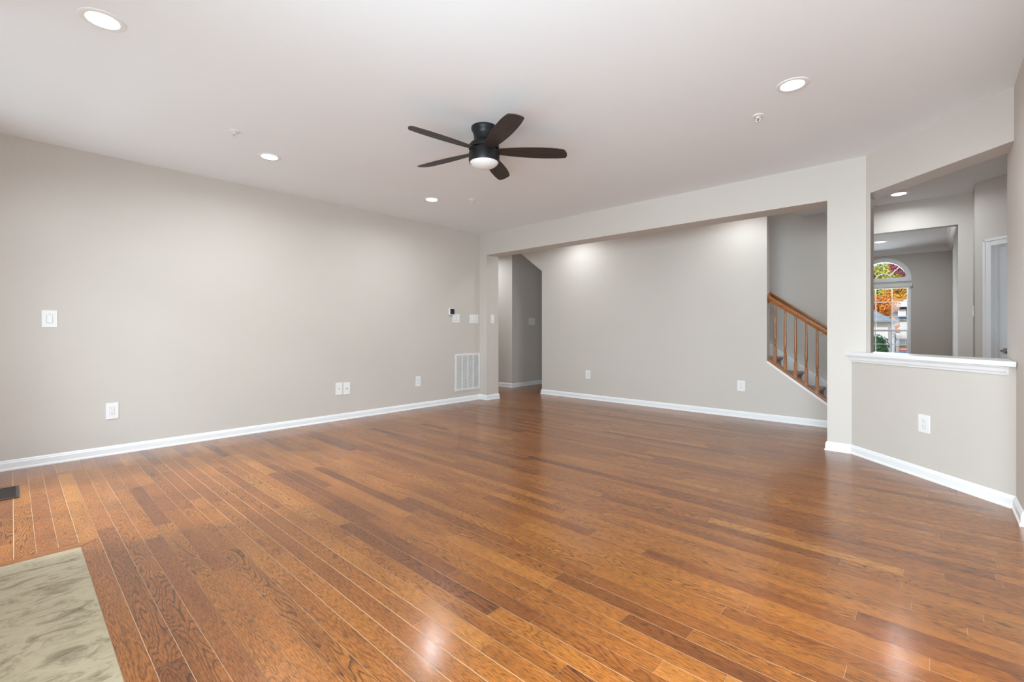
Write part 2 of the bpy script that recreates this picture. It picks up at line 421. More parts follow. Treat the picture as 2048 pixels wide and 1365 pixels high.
def sash(z0, z1, y, rows, name):
    g = MB(); a, c = -hw+.04, hw-.04; t = .022
    g.box(a, a+t, y, y+.03, z0, z1); g.box(c-t, c, y, y+.03, z0, z1); g.box(a+t, c-t, y, y+.03, z0, z0+.035); g.box(a+t, c-t, y, y+.03, z1-.03, z1)
    for k in (1, 2): x = a+(c-a)*k/3; g.box(x-.009, x+.009, y+.005, y+.025, z0+.035, z1-.03)
    for k in range(1, rows):
        z = z0+(z1-z0)*k/rows; g.box(a+t, c-t, y+.007, y+.023, z-.008, z+.008)
    s_ = g.build(name, M['trim'], w1)
    p = MB(); p.box(a+t, c-t, y+.013, y+.016, z0+.035, z1-.03); p.build('window_glass', M['glass'], s_)
sash(1.13, 2.02, .09, 3, 'upper_sash'); sash(zs0+.05, 1.155, .055, 3, 'lower_sash')
f = MB()
for i in range(n):
    a0, a1 = PI*i/n, PI*(i+1)/n
    P = lambda r, a: (r*math.cos(a), az+r*math.sin(a))
    f.prism([P(ar, a0), P(ar+.045, a0), P(ar+.045, a1), P(ar, a1)], -.018, 0, 'y')
    f.prism([P(ar-.035, a0), P(ar, a0), P(ar, a1), P(ar-.035, a1)], .0, .12, 'y')
    f.prism([P(.124, a0), P(.140, a0), P(.140, a1), P(.124, a1)], .075, .09, 'y')
for a in (45, 90, 135):
    ca, sa = math.cos(R(a)), math.sin(R(a)); t = .008
    f.prism([(.14*ca+t*sa, az+.14*sa-t*ca), (.36*ca+t*sa, az+.36*sa-t*ca), (.36*ca-t*sa, az+.36*sa+t*ca), (.14*ca-t*sa, az+.14*sa+t*ca)], .075, .09, 'y')
f.box(-ar-.045, ar+.045, -.018, .0, az-.05, az); f.box(-ar+.034, ar-.034, .003, .117, az, az+.03)
af = f.build('arch_frame', M['trim'], w1)
f = MB(); f.prism([(ar*.95*math.cos(PI*i/n), az+ar*.95*math.sin(PI*i/n)) for i in range(n+1)], .081, .084, 'y'); f.build('arch_glass', M['glass'], af)
f = MB(); f.box(-hw-.02, hw+.02, -.05, 0, zs1-.06, zs1+.005); f.box(-hw+.01, hw-.01, -.04, -.005, zs1-.085, zs1-.06)
f.build('raised_blind', M['metal_white'], w1)
f = MB(); f.box(-hw-.03, hw+.03, -.05, .02, zs0-.03, zs0); f.build('window_sill', M['trim'], w1)

# ------------------------------------------------------------------ trim
BP = [(0, 0), (.021, 0), (.021, .010), (.014, .019), (.014, .060), (.0105, .066), (.0095, .074), (.004, .083), (0, .083)]
def base(name, path, side): b = MB(); b.sweep(path, BP, side); return struct(b.build(name, M['trim']))
base('baseboard_left', [(XL, -.5), (XL, YB), (-5.396, YB), (-5.396, YB2), (XL, YB2), (-8.2, YB2)], -1)
base('baseboard_column', [(-.74, YB2), (-.74, YB), (-.55, YB), (XR, 4.325), (XR, 3.99), (XR+.15, 3.99)], -1)
base('baseboard_hall', [(-5.205, 8.9), (-5.205, YH), (-.60, YH)], -1)
base('baseboard_passage', [(-8.2, 6.78), (-6.21, 6.78), (-6.21, 8.98)], -1)
base('baseboard_foyer', [(.224, YF), (.345, YF), (.345, 7.09), (.345+.09*.7071, 7.09-.09*.7071)], -1)
# cap on the half wall: board plus moulding below
b = MB()
b.prism([(-.61, YB), (XR-.005, 4.265), (XR-.005, 4.69), (-.405, 5.49), (-.405, 5.27)], .910, .944)
es = [e for e in b.bm.edges if abs(e.verts[0].co.z-e.verts[1].co.z) < 1e-6]
bmesh.ops.bevel(b.bm, geom=es, offset=.005, segments=3, affect='EDGES', profile=.6)
struct(b.build('trim_1', M['trim']))
CP = [(0, 0), (.006, 0), (.010, .012), (.018, .022), (.022, .042), (.030, .050), (.030, .056), (0, .056)]
b = MB(); b.sweep([(-.55, 5.265), (XR-.03, 4.325+.03)], CP, -1, z0=.853); struct(b.build('trim_2', M['trim']))
# crown moulding of the dining room
KP = [(0, 0), (.010, 0), (.014, .012), (.030, .030), (.055, .062), (.075, .075), (.085, .090), (.095, .095), (.095, .10), (0, .10)]
b = MB(); b.sweep([(.266, YF+.12), (.266, WY), (-3.6, WY), (-3.6, YF+.12), (.266, YF+.12)], KP, 1, z0=H-.10); struct(b.build('trim_3', M['trim']))

# ------------------------------------------------------------------ stairs
SL = .745
st = thing('staircase', 'carpeted taupe staircase climbing behind the long hall wall', 'staircase', (0, 0, 0))
b = MB(); rise, run, nose = .1925, .255, .028
for k in range(1, 15):
    z = rise*k; xn = -1.57+run*(4-k)       # nosing x of tread k
    xa = xn-run-.02
    b.box(xa, xn-nose, YH+.125, YF-.022, z-rise, z-.035)
    # rounded carpeted nosing
    pr = [(xa, z-.035), (xn-nose-.001, z-.055), (xn-.012, z-.045), (xn-.002, z-.030), (xn, z-.016), (xn-.006, z-.004), (xn-.018, z), (xa, z)]
    b.prism(pr, YH+.125, YF-.022, 'y')
b.build('carpeted_steps', M['carpet'], st)
b = MB(); q = lambda x, dz: .965-.725*(x+1.767)+dz
b.prism([(-5.0, q(-5.0, 0)), (-5.0, q(-5.0, -.42)), (-.95, 0), (-.60, 0), (-.60, q(-.6, 0))], YF-.018, YF-.001, 'y')
sk = b.build('skirt_board', M['trim'], st)
b = MB(); b.prism([(-5.0, q(-5.0, -.022)), (-.60, q(-.6, -.022)), (-.60, q(-.6, .006)), (-5.0, q(-5.0, .006))], YF-.030, YF-.018, 'y')
b.build('skirt_moulding', M['trim'], sk)
# balustrade on the sloped stair wall
ba = thing('stair_railing', 'honey oak stair railing with turned balusters on the sloped hall wall', 'railing', (0, 0, 0))
zs = lambda x: .780-SL*(x+1.565)          # underside of the wooden shoe
YC = YH+.06
b = MB(); x0_, x1_ = -1.545, -.56
b.prism([(x0_, zs(x0_)), (x1_, zs(x1_)), (x1_, zs(x1_)+.020), (x0_, zs(x0_)+.020)], YH-.018, YH+.135, 'y')
b.prism([(x0_, zs(x0_)+.020), (x1_, zs(x1_)+.020), (x1_, zs(x1_)+.032), (x0_, zs(x0_)+.032)], YH-.006, YH+.12, 'y')
b.build('shoe_rail', M['oak'], ba)
rt = lambda x: 1.596-.709*(x+1.549)        # top of the hand rail
b = MB()
HP = [(-.022, -.066), (-.027, -.050), (-.020, -.042), (-.020, -.036), (-.031, -.026), (-.031, -.012), (-.022, -.002), (-.010, .002), (.010, .002), (.022, -.002), (.031, -.012), (.031, -.026), (.020, -.036), (.020, -.042), (.027, -.050), (.022, -.066)]
def rail(b, xa, xb, yc, ftop, k=1.0):
    A = [b.bm.verts.new((xa, yc+p[0]*k, ftop(xa)+p[1]*k)) for p in HP]; B = [b.bm.verts.new((xb, yc+p[0]*k, ftop(xb)+p[1]*k)) for p in HP]
    n = len(HP)
    for i in range(n): b.bm.faces.new((A[i], A[(i+1) % n], B[(i+1) % n], B[i])).smooth = False
    b.bm.faces.new(A); b.bm.faces.new(B)
rail(b, -1.535, -.56, YC, rt)
b.build('hand_rail', M['oak'], ba)
b = MB(); b.lathe([(.005, .012), (.040, .012), (.052, .008), (.060, .0), (.066, -.004), (.066, -.010), (.005, -.010)], 28, (-1.537, YC, 1.555), 'x')
b.build('rosette', M['oakv'], ba)
bx = [-1.468, -1.356, -1.243, -1.131, -1.018, -.905, -.793, -.680]
for x in bx:
    zb, zt = zs(x)+.028, rt(x)-.060
    b = MB(); s_ = .0165; sb = s_*SL
    vb = [(x-s_, YC-s_, zb+sb), (x+s_, YC-s_, zb-sb), (x+s_, YC+s_, zb-sb), (x-s_, YC+s_, zb+sb)]
    zt2 = zb+.185
    lo = [b.bm.verts.new(p) for p in vb]; hi = [b.bm.verts.new((p[0], p[1], zt2)) for p in vb]
    ch = [b.bm.verts.new((x+(p[0]-x)*.72, YC+(p[1]-YC)*.72, zt2+.010)) for p in vb]
    for i in range(4):
        b.bm.faces.new((lo[i], lo[(i+1) % 4], hi[(i+1) % 4], hi[i])); b.bm.faces.new((hi[i], hi[(i+1) % 4], ch[(i+1) % 4], ch[i]))
    b.bm.faces.new(ch); b.bm.faces.new(lo[::-1])
    L = zt-zt2
    b.lathe([(.0125, .006), (.010, .016), (.0135, .024), (.0155, .032), (.0105, .040), (.009, .046), (.0145, .054), (.016, .062), (.0135, .070), (.0095, .078), (.0125, .088), (.0158, .115), (.0160, .15), (.0135, .15+(L-.15)*.45), (.0105, L-.05), (.0095, L+.012)], 14, (x, YC, zt2))
    b.build('baluster', M['oakv'], ba)
b = MB(); b.prism([(-1.546, .733), (-.56, .733-SL*(.986)), (-.56, .770-SL*.986), (-1.546, .770)], YH-.014, YH, 'y')
struct(b.build('trim_4', M['trim']))
# wall rail on the far stair wall
wr = thing('wall_handrail', 'dark shaded oak handrail bracketed to the far stair wall', 'handrail', (0, 0, 0))
b = MB(); rf = lambda x: 1.715-.741*(x+1.746); rail(b, -4.2, -.70, YF-.075, rf, .95); b.build('rail', M['oak'], wr)
for x in (-3.4, -2.2, -1.1):
    z = rf(x)-.062; b = MB(); b.tube([(x, YF-.004, z-.05), (x, YF-.04, z-.05), (x, YF-.07, z-.03), (x, YF-.075, z+.004)], .006, 8)
    b.lathe([(.004, 0), (.028, 0), (.026, -.006), (.004, -.008)], 16, (x, YF, z-.05), 'y'); b.build('bracket', M['chrome'], wr)

# ------------------------------------------------------------------ door in the angled foyer wall
dr = bpy.data.objects.new('door_1', None); C.objects.link(dr); dr.location = AO; dr.rotation_euler = (0, 0, AR); struct(dr)
b = MB(); cw = .070
for xa, xb in ((D0-cw, D0+.006), (D1-.006, D1+cw)):
    b.box(xa, xb, -.012, 0, 0, DT+cw, .002)
    xo = xa if xa < D0 else xb-.022
    b.box(xo, xo+.022, -.019, -.012, 0, DT+cw, .003)
b.box(D0-.006, D1+.006, -.012, 0, DT-.006, DT+cw, .002); b.box(D0-cw, D1+cw, -.019, -.012, DT+cw-.022, DT+cw, .003)
b.build('casing', M['trim'], dr)
b = MB(); b.box(D0, D0+.004, 0, .12, 0, DT-.001); b.box(D1-.004, D1, 0, .12, 0, DT-.001); b.box(D0+.004, D1-.004, 0, .12, DT-.005, DT-.001)
b.box(D0+.004, D0+.014, .045, .078, 0, DT-.005); b.box(D1-.014, D1-.004, .045, .078, 0, DT-.005); b.box(D0+.014, D1-.014, .045, .078, DT-.015, DT-.005)
b.build('jamb', M['trim'], dr)
b = MB(); a, c = D0+.006, D1-.006; y = .080
b.box(a, c, y+.008, y+.035, .008, DT-.008)
rows = [(.20, .78), (.92, 1.52), (1.63, 1.93)]; cols = [(a+.11, (a+c)/2-.05), ((a+c)/2+.05, c-.11)]
xs = [a, cols[0][0], cols[0][1], cols[1][0], cols[1][1], c]
for xa, xb in ((xs[0], xs[1]), (xs[2], xs[3]), (xs[4], xs[5])): b.box(xa, xb, y, y+.008, .008, DT-.008)
zz = [.008, .20, .78, .92, 1.52, 1.63, 1.93, DT-.008]
for k in (0, 2, 4, 6):
    for xa, xb in cols: b.box(xa, xb, y, y+.008, zz[k], zz[k+1])
for za, zb in rows:
    for xa, xb in cols: b.box(xa+.028, xb-.028, y+.002, y+.009, za+.028, zb-.028, .0025)
sb_ = b.build('door_slab', M['trim'], dr)
b = MB(); kx, kz = D0+.066, .93
b.lathe([(.004, 0), (.032, 0), (.032, -.004), (.026, -.010), (.012, -.012), (.011, -.045), (.004, -.046)], 24, (kx, y, kz), 'y')
b.tube([(kx-.008, y-.043, kz+.001), (kx+.02, y-.046, kz+.003), (kx+.055, y-.048, kz-.002), (kx+.09, y-.047, kz-.005), (kx+.112, y-.045, kz+.004)], [.010, .0095, .007, .0055, .004], 12)
b.build('lever_handle', M['chrome'], dr)

# ------------------------------------------------------------------ wall plates
def plate_mesh(wd, ht, parent):
    b = MB(); b.box(-wd/2, wd/2, -.006, 0, -ht/2, ht/2, .003); return b.build('cover_plate', M['plate'], parent)
def screws(parent, pts):
    for x, z in pts:
        b = MB(); b.lathe([(.001, 0), (.0032, 0), (.003, -.0012), (.001, -.0014)], 10, (x, -.006, z), 'y')
        b.build('screw', M['metal_white'], parent)
def switch(loc, rz, label, wd, ht, gangs, pitch=.046, cx=0, dark=False):
    t = thing('light_switch', label, 'light switch', loc, rz); plate_mesh(wd, ht, t)
    for g in range(gangs):
        x = cx+(g-(gangs-1)/2)*pitch
        f = MB(); f.box(x-.0172, x+.0172, -.0066, -.0058, -.0345, .0345); f.build('rocker_gap', M['duct'], t)
        r = MB(); r.prism([(-.0066, -.0332), (-.0135, -.0332), (-.0072, .0332), (-.0066, .0332)], x-.0160, x+.0160, 'x'); r.build('rocker', M['plate'], t)
        screws(t, [(x, .048), (x, -.048)])
    return t
def outlet(loc, rz, label, wd=.09, ht=.14):
    t = thing('wall_outlet', label, 'outlet', loc, rz); plate_mesh(wd, ht, t)
    g = MB(); g.box(-.0176, .0176, -.0064, -.0058, -.0350, .0350); g.build('outlet_gap', M['duct'], t)
    r = MB(); r.box(-.0168, .0168, -.0088, -.006, -.0340, .0340, .001); r.build('receptacle', M['plate'], t)
    s_ = MB()
    for z in (.017, -.017):
        s_.box(-.0078, -.0058, -.0095, -.0087, z-.002, z+.007); s_.box(.0058, .0074, -.0095, -.0087, z-.001, z+.006)
        s_.lathe([(.0005, 0), (.0026, 0), (.0026, -.0008), (.0005, -.0008)], 10, (0, -.0087, z-.009), 'y')
    s_.build('slots', M['slot'], t); screws(t, [(0, .050), (0, -.050)])
    return t
LW = PI/2
switch((XL, .219, 1.242), LW, 'large white dimmer switch alone near the left end of the left wall', .096, .145, 1)
outlet((XL, .625, .403), LW, 'white double outlet low on the left wall below the lone dimmer switch', .090, .148)
def jack(loc, rz, label, kind):
    t = thing('wall_jack', label, 'wall jack', loc, rz, None); plate_mesh(.090, .155, t)
    b = MB()
    if kind == 'coax':
        b.lathe([(.001, 0), (.0085, 0), (.0085, -.003), (.0048, -.003), (.0048, -.013), (.001, -.013)], 14, (0, -.006, 0), 'y'); b.build('coax_connector', M['chrome'], t)
    else:
        b.box(-.008, .008, -.0075, -.006, -.008, .008, .0006); b.build('jack_insert', M['plate'], t)
        c = MB(); c.box(-.0055, .0055, -.0082, -.0074, -.005, .004); c.build('jack_port', M['slot'], t)
    screws(t, [(0, .048), (0, -.048)])
jack((XL, 2.811, .402), LW, 'white phone jack plate, left of a touching pair low on the wall', 'phone')
jack((XL, 2.914, .398), LW, 'white coaxial cable plate, right of a touching pair low on the wall', 'coax')
outlet((XL, 4.027, .399), LW, 'white outlet low on the left wall between jack pair and return grille', .088, .150)
switch((XL, 4.756, 1.338), LW, 'two-gang white switch directly below the thermostat', .145, .137, 2)
switch((XL, 5.140, 1.336), LW, 'three-gang white switch beside the far left corner', .190, .140, 3)
switch((-5.396, 5.405, 1.337), LW, 'slim white single switch on the narrow opening jamb', .080, .140, 1)
switch((-6.21, 7.390, 1.335), LW, 'white multi-gang switch on the shaded passage wall', .20, .145, 3, .05)
outlet((-4.220, YH, .411), 0, 'small white outlet on the left part of the long hall wall', .092, .140)
outlet((-1.851, YH, .416), 0, 'small white outlet on the hall wall below the stair railing', .095, .136)
u = 4.72/2
outlet((-.044, 4.764, .421), R(-45), 'large white outlet on the angled half wall', .094, .138)
t = switch((.345, 7.30, 1.36), R(-90), 'white switch seen edge-on at the foyer corner by the door', .080, .125, 1)
# thermostat
t = thing('thermostat', 'small white thermostat with black screen above the two-gang switch', 'thermostat', (XL, 4.655, 1.441), LW)
b = MB(); b.box(-.050, .050, -.030, 0, -.050, .050, .006); b.build('housing', M['plate'], t)
b = MB(); b.box(-.042, .042, -.0315, -.0302, -.042, .042, .0005); b.build('display', M['screen'], t)

# return air grille
g = thing('return_air_grille', 'white louvered return air grille beside the far left corner', 'vent grille', (XL, 5.000, .475), LW)
gw, gh = .536, .592
b = MB(); fr = .030
b.box(-gw/2, gw/2, -.010, 0, -gh/2, -gh/2+fr, .002); b.box(-gw/2, gw/2, -.010, 0, gh/2-fr, gh/2, .002)
b.box(-gw/2, -gw/2+fr, -.010, 0, -gh/2+fr, gh/2-fr); b.box(gw/2-fr, gw/2, -.010, 0, -gh/2+fr, gh/2-fr)
b.build('frame', M['metal_white'], g)
b = MB(); iw = gw/2-fr
b.box(-iw, iw, -.0012, -.0002, -gh/2+fr, gh/2-fr); b.build('filter_backing', M['duct'], g)
for k in (1, 2, 3):
    x = -iw+2*iw*k/4; b = MB(); b.box(x-.007, x+.007, -.0095, -.0012, -gh/2+fr, gh/2-fr); b.build('mullion', M['metal_white'], g)
nl = 34
b = MB()
for k in range(nl):
    z = -gh/2+fr+(gh-2*fr)*(k+.5)/nl
    b.prism([(-.0085, z-.0055), (-.0078, z-.0062), (-.0015, z+.0035), (-.0022, z+.0042)], -iw, iw, 'x')
b.build('louvers', M['metal_white'], g)

# floor register
g = thing('floor_register', 'dark bronze floor register at the left edge near the baseboard', 'floor vent', (-4.77, -.035, 0))
b = MB(); b.box(-.17, .17, -.07, -.055, .0005, .006, .001); b.box(-.17, .17, .055, .07, .0005, .006, .001); b.box(-.17, -.15, -.055, .055, .0005, .006); b.box(.15, .17, -.055, .055, .0005, .006)
b.build('frame', M['register'], g)
b = MB()
for k in range(22):
    x = -.15+.3*(k+.5)/22; b.box(x-.003, x+.003, -.055, .055, .001, .0045)
b.build('louvers', M['register'], g)
b = MB(); b.box(-.15, .15, -.055, .055, .0004, .0009); b.build('duct_opening', M['slot'], g)

# ------------------------------------------------------------------ recessed lights
def can(loc, label, watts, group=None, k=1.0):
    t = thing('recessed_light', label, 'ceiling light', loc)
    b = MB(); b.lathe([(.069*k, -.0035), (.088*k, -.006), (.095*k, -.003), (.096*k, 0), (.069*k, 0)], 48); 
    b.build('trim_ring', M['plate'], t)
    b = MB(); b.lathe([(.0005, -.0036), (.0685*k, -.0036), (.0685*k, -.0005), (.0005, -.0005)], 40); b.build('lens', M['lens'], t)
    l = bpy.data.lights.new('downlight', 'AREA'); l.shape = 'DISK'; l.size = .12; l.energy = watts; l.color = (.90, .96, 1)
    try: l.spread = R(165)
    except Exception: pass
    o = bpy.data.objects.new('downlight', l); C.objects.link(o); o.parent = t; o.location = (0, 0, -.008)
    return t
W = 11
can((-3.147, .317, H), 'nearest recessed light, big with visible trim ring, top left of the ceiling', W)
can((-4.487, 1.60, H), 'recessed ceiling light near the left wall beside a sprinkler', W)
can((-4.494, 3.458, H), 'recessed ceiling light left of and beyond the ceiling fan', W)
can((-.67, 3.43, H), 'recessed ceiling light on the right side of the main room', W)
can((-.287, 7.0, H), 'recessed light in the foyer ceiling seen through the angled opening', 6.5)
can((-.69, 10.55, H), 'small recessed light in the dining room ceiling above the arched window', 8)
can((-4.36, 6.02, H), 'recessed hall light hidden by the header, washing the left of the hall wall', 6)
can((-1.81, 6.02, H), 'recessed hall light hidden by the header, washing the hall wall beside the stairs', 4.6)
can((-6.9, 6.15, H), 'added unseen recessed light in the side hallway, brightening the shaded passage', 14)  # added lamp, out of view, because the passage was too dark
l = bpy.data.lights.new('stairwell_fill', 'AREA'); l.shape = 'DISK'; l.size = .3; l.energy = 22; l.color = (.96, .98, 1)
o = bpy.data.objects.new('stairwell_fill', l); C.objects.link(o); o.location = (-3.4, 7.04, 5.45)  # added unseen lamp that brightens the upper stairwell
can((-1.0, 1.2, H), 'recessed ceiling light out of frame above the camera', W)
# sprinklers
def sprinkler(loc, label):
    t = thing('fire_sprinkler', label, 'sprinkler', loc)
    b = MB(); b.lathe([(.006, 0), (.040, 0), (.038, -.005), (.020, -.009), (.006, -.010)], 28); b.build('escutcheon', M['metal_white'], t)
    b = MB(); b.lathe([(.006, -.008), (.010, -.010), (.010, -.020), (.006, -.021)], 16)
    for s_ in (-1, 1): b.tube([(s_*.007, 0, -.018), (s_*.015, 0, -.028), (s_*.012, 0, -.040), (0, 0, -.047)], .0022, 8)
    b.build('frame_arms', M['metal_white'], t)
    b = MB(); b.tube([(0, 0, -.020), (0, 0, -.045)], .0022, 8); b.build('glass_bulb', M['slot'], t)
    b = MB(); b.lathe([(.002, -.046), (.017, -.047), (.017, -.049), (.002, -.049)], 20); b.build('deflector', M['metal_white'], t)
sprinkler((-4.12, 1.203, H), 'ceiling sprinkler head near the left wall beside a recessed light')
sprinkler((-.954, 3.748, H), 'ceiling sprinkler head on the right side below the right recessed light')
sprinkler((-4.13, 3.787, H), 'far ceiling sprinkler head just beyond and below the fan')

# ------------------------------------------------------------------ ceiling fan
fan = thing('ceiling_fan', 'black flush-mount ceiling fan with five dark wood blades and white light bowl', 'ceiling fan', (-2.60, 2.513, H))
b = MB(); b.lathe([(.01, 0), (.101, 0), (.101, -.018), (.094, -.032), (.088, -.040), (.083, -.062), (.01, -.062)], 48); b.build('canopy', M['black'], fan)
b = MB(); b.lathe([(.01, -.062), (.082, -.062), (.080, -.085), (.081, -.100), (.090, -.116), (.106, -.128), (.117, -.142), (.120, -.158), (.120, -.172), (.01, -.172)], 48); b.build('motor_housing', M['black'], fan)
b = MB(); b.lathe([(.01, -.173), (.104, -.173), (.104, -.196), (.01, -.196)], 48); b.build('rotor', M['black'], fan)
b = MB(); b.lathe([(.01, -.197), (.119, -.197), (.121, -.205), (.121, -.262), (.117, -.276), (.01, -.276)], 48); b.build('light_kit', M['black'], fan)
b = MB(); b.lathe([(.002, -.322), (.030, -.3205), (.060, -.314), (.085, -.303), (.103, -.289), (.111, -.2765), (.002, -.2765)], 48); b.build('light_bowl', M['bowl'], fan)
FA = 47
def blade_mesh():
    b = MB()
    st_ = [(.10, .035), (.14, .043), (.20, .052), (.28, .061), (.36, .067), (.44, .0695), (.52, .068), (.58, .064), (.62, .0585), (.636, .0555), (.645, .050), (.650, .042)]
    top, bot = [], []
    for x, hwid in st_:
        skew = 0
        for lst, z in ((top, .003), (bot, -.003)):
            lst.append([b.bm.verts.new((x+.016*max(0, (x-.52)/.13)*s_*hwid/.05*(1 if x > .52 else 0)+.010*(1-s_*s_)*max(0, (x-.6)/.05), s_*hwid, z)) for s_ in (-1, -.5, 0, .5, 1)])
    for A, sg in ((top, 1), (bot, -1)):
        for p, q_ in zip(A, A[1:]):
            for i in range(4): b.bm.faces.new((p[i], p[i+1], q_[i+1], q_[i]))
    for i in range(len(st_)-1):
        for j in (0, 4): b.bm.faces.new((top[i][j], top[i+1][j], bot[i+1][j], bot[i][j]))
    for i in range(4):
        b.bm.faces.new((top[0][i], top[0][i+1], bot[0][i+1], bot[0][i])); b.bm.faces.new((top[-1][i], top[-1][i+1], bot[-1][i+1], bot[-1][i]))
    return b
bl = None
for k in range(5):
    if bl is None: o = bl = blade_mesh().build('blade', M['blade'], fan)
    else: o = bl.copy(); C.objects.link(o); o.parent = fan
    o.location = (0, 0, -.186)
    o.rotation_euler = (Matrix.Rotation(R(FA+72*k), 3, 'Z') @ Matrix.Rotation(R(-12), 3, 'X')).to_euler()

# ------------------------------------------------------------------ outside
GZ = -1.3
M['grass'] = noisy('leaf_litter_lawn', (.22, .20, .05), (.42, .20, .07), 1.2, .9)
M['siding'] = noisy('white_siding', (.74, .78, .82), (.80, .83, .86), 2, .7)
M['roof'] = noisy('blue_grey_shingles', (.22, .27, .34), (.30, .35, .42), 3, .9, .5, 30)
M['roofl'] = noisy('pale_shingles', (.62, .64, .66), (.74, .76, .78), 3, .9)
M['navy'] = noisy('dark_blue_siding', (.05, .08, .14), (.08, .12, .19), 2, .6)
M['bark'] = noisy('grey_bark', (.20, .16, .14), (.32, .27, .24), 6, .95)
M['iron'] = mat('black_iron', (.015, .015, .018), .5)
M['red'] = mat('red_car_paint', (.55, .02, .04), .25, coat=1)
M['carglass'] = mat('blue_car_glass', (.12, .22, .38), .1)
b = MB(); b.box(-40, 40, 12.2, 170, GZ-.5, GZ); struct(b.build('ground', M['grass']))
def leaf_mat(name, cols):
    m = mat(name, cols[0], .7); bs = m.node_tree.nodes['Principled BSDF']
    at = N(m, 'ShaderNodeAttribute'); at.attribute_name = 'leaf'
    sp = N(m, 'ShaderNodeSeparateColor'); LK(m, at.outputs['Color'], sp.inputs[0])
    r = ramp(m, [(i/(len(cols)-1), c) for i, c in enumerate(cols)]); LK(m, sp.outputs[0], r.inputs[0]); LK(m, r.outputs[0], bs.inputs['Base Color'])
    return m
M['lyg'] = leaf_mat('yellow_green_leaves', [(.16, .22, .03), (.42, .46, .06), (.70, .60, .10), (.30, .36, .05)])
M['lor'] = leaf_mat('orange_leaves', [(.50, .12, .03), (.85, .30, .06), (.80, .45, .08), (.75, .18, .08)])
M['lpu'] = leaf_mat('crimson_leaves', [(.30, .05, .10), (.50, .14, .22), (.62, .28, .34), (.35, .06, .10)])
M['lyo'] = leaf_mat('golden_leaves', [(.55, .36, .05), (.85, .62, .10), (.75, .35, .06), (.45, .42, .06)])
M['lgr'] = leaf_mat('dark_green_leaves', [(.010, .045, .012), (.02, .10, .03), (.05, .18, .06), (.015, .06, .02)])
def crown(blobs, nl, size, mat_, parent, name='foliage'):
    bm = bmesh.new(); cl = bm.loops.layers.float_color.new('leaf')
    tot = sum(b_[3]**2 for b_ in blobs)
    for (x, y, z, r, sz) in blobs:
        tone = random.random()
        for i in range(int(nl*r*r/tot)):
            d = Vector((random.gauss(0, 1), random.gauss(0, 1), random.gauss(0, 1))).normalized()
            q = r*random.uniform(.55, 1.03)
            p = Vector((x+d.x*q, y+d.y*q, z+d.z*q*sz))
            nrm = (d+Vector((random.uniform(-1, 1), random.uniform(-1, 1), random.uniform(-.4, 1)))*.8).normalized()
            u_ = nrm.orthogonal().normalized(); a = random.uniform(0, 2*PI); v_ = nrm.cross(u_)
            u2 = u_*math.cos(a)+v_*math.sin(a); v2 = nrm.cross(u2); s1 = size*random.uniform(.6, 1.3)
            f = bm.faces.new([bm.verts.new(p+q_) for q_ in (u2*s1, v2*s1*.55, -u2*s1, -v2*s1*.55)])
            c = min(1, max(0, tone*.5+random.random()*.5))
            for l in f.loops: l[cl] = (c, c, c, 1)
    me = bpy.data.meshes.new(name); bm.to_mesh(me); bm.free(); me.materials.append(mat_)
    o = bpy.data.objects.new(name, me); C.objects.link(o); o.parent = parent; return o
def tree(label, x, y, ztop, rad, zc, mat_, nl=2600, leaf=.35, trunk=.25, group=None, nb=16, asp=1.0):
    t = thing('autumn_tree', label, 'tree', (x, y, GZ), 0, group)
    blobs = []
    for i in range(nb):
        a = random.uniform(0, 2*PI); rr = rad*.62*math.sqrt(random.random()); hz = random.uniform(-1, 1)*(ztop-zc)*.62
        blobs.append((rr*math.cos(a), rr*math.sin(a), zc-GZ+hz, rad*random.uniform(.32, .5), asp))
    crown(blobs, nl, leaf, mat_, t)
    b = MB(); hgt = zc-GZ
    b.tube([(0, 0, -.05), (.05, 0, hgt*.5), (-.05, .05, hgt*1.1)], [trunk, trunk*.7, trunk*.3], 10)
    for i in range(5):
        a = i*1.3; b.tube([(0, 0, hgt*(.45+.08*i)), (rad*.5*math.cos(a), rad*.5*math.sin(a), hgt*(.45+.08*i)+rad*.5)], [trunk*.35, trunk*.12], 6)
    b.build('trunk', M['bark'], t)
    return t
tree('tall yellow-green tree filling the view behind the far houses', -9.5, 140, 19.0, 8.0, 9.8, M['lyg'], 26000, .30, nb=34)
tree('tall yellow-green tree behind the arch on the right side', .5, 152, 20.0, 8.5, 10.5, M['lyg'], 24000, .30, nb=30)
tree('orange-red tree behind the blue-grey roof of the left house', -6.6, 88.5, 6.6, 3.1, 4.0, M['lor'], 11000, .15, nb=20)
tree('crimson tree with its crown in the right of the arched window', -4.2, 124, 17.0, 3.0, 13.6, M['lpu'], 4500, .19, nb=14)
tree('golden tree right of the orange tree above the pale roof', -4.8, 114, 11.2, 3.4, 7.6, M['lyo'], 11000, .18, nb=20)
tree('small orange street tree in front of the two-storey house', -3.02, 64.5, 2.9, .62, 1.7, M['lor'], 1500, .10, trunk=.14, nb=10)
tree('yellow-green tree far left beyond the garden', -26, 122, 12.0, 7.0, 6.5, M['lyg'], 3500, .4, nb=20)
tree('golden tree far right beyond the garden', 10, 124, 11.0, 6.0, 6.0, M['lyo'], 3000, .4, nb=18)
sh = thing('evergreen_shrub', 'dense rounded dark green shrub close outside the dining window', 'shrub', (-2.30, 32, GZ))
crown([(0, 0, 1.15, .62, 1.75), (.15, -.1, .7, .55, 1.2), (-.3, 0, .9, .6, 1.5), (.1, .1, 1.6, .5, 1.3)], 5200, .055, M['lgr'], sh)
b = MB(); b.lathe([(.01, .05), (.35, .1), (.52, .6), (.55, 1.1), (.48, 1.6), (.30, 2.0), (.01, 2.15)], 20); b.build('inner_branches', M['lgr'], sh)
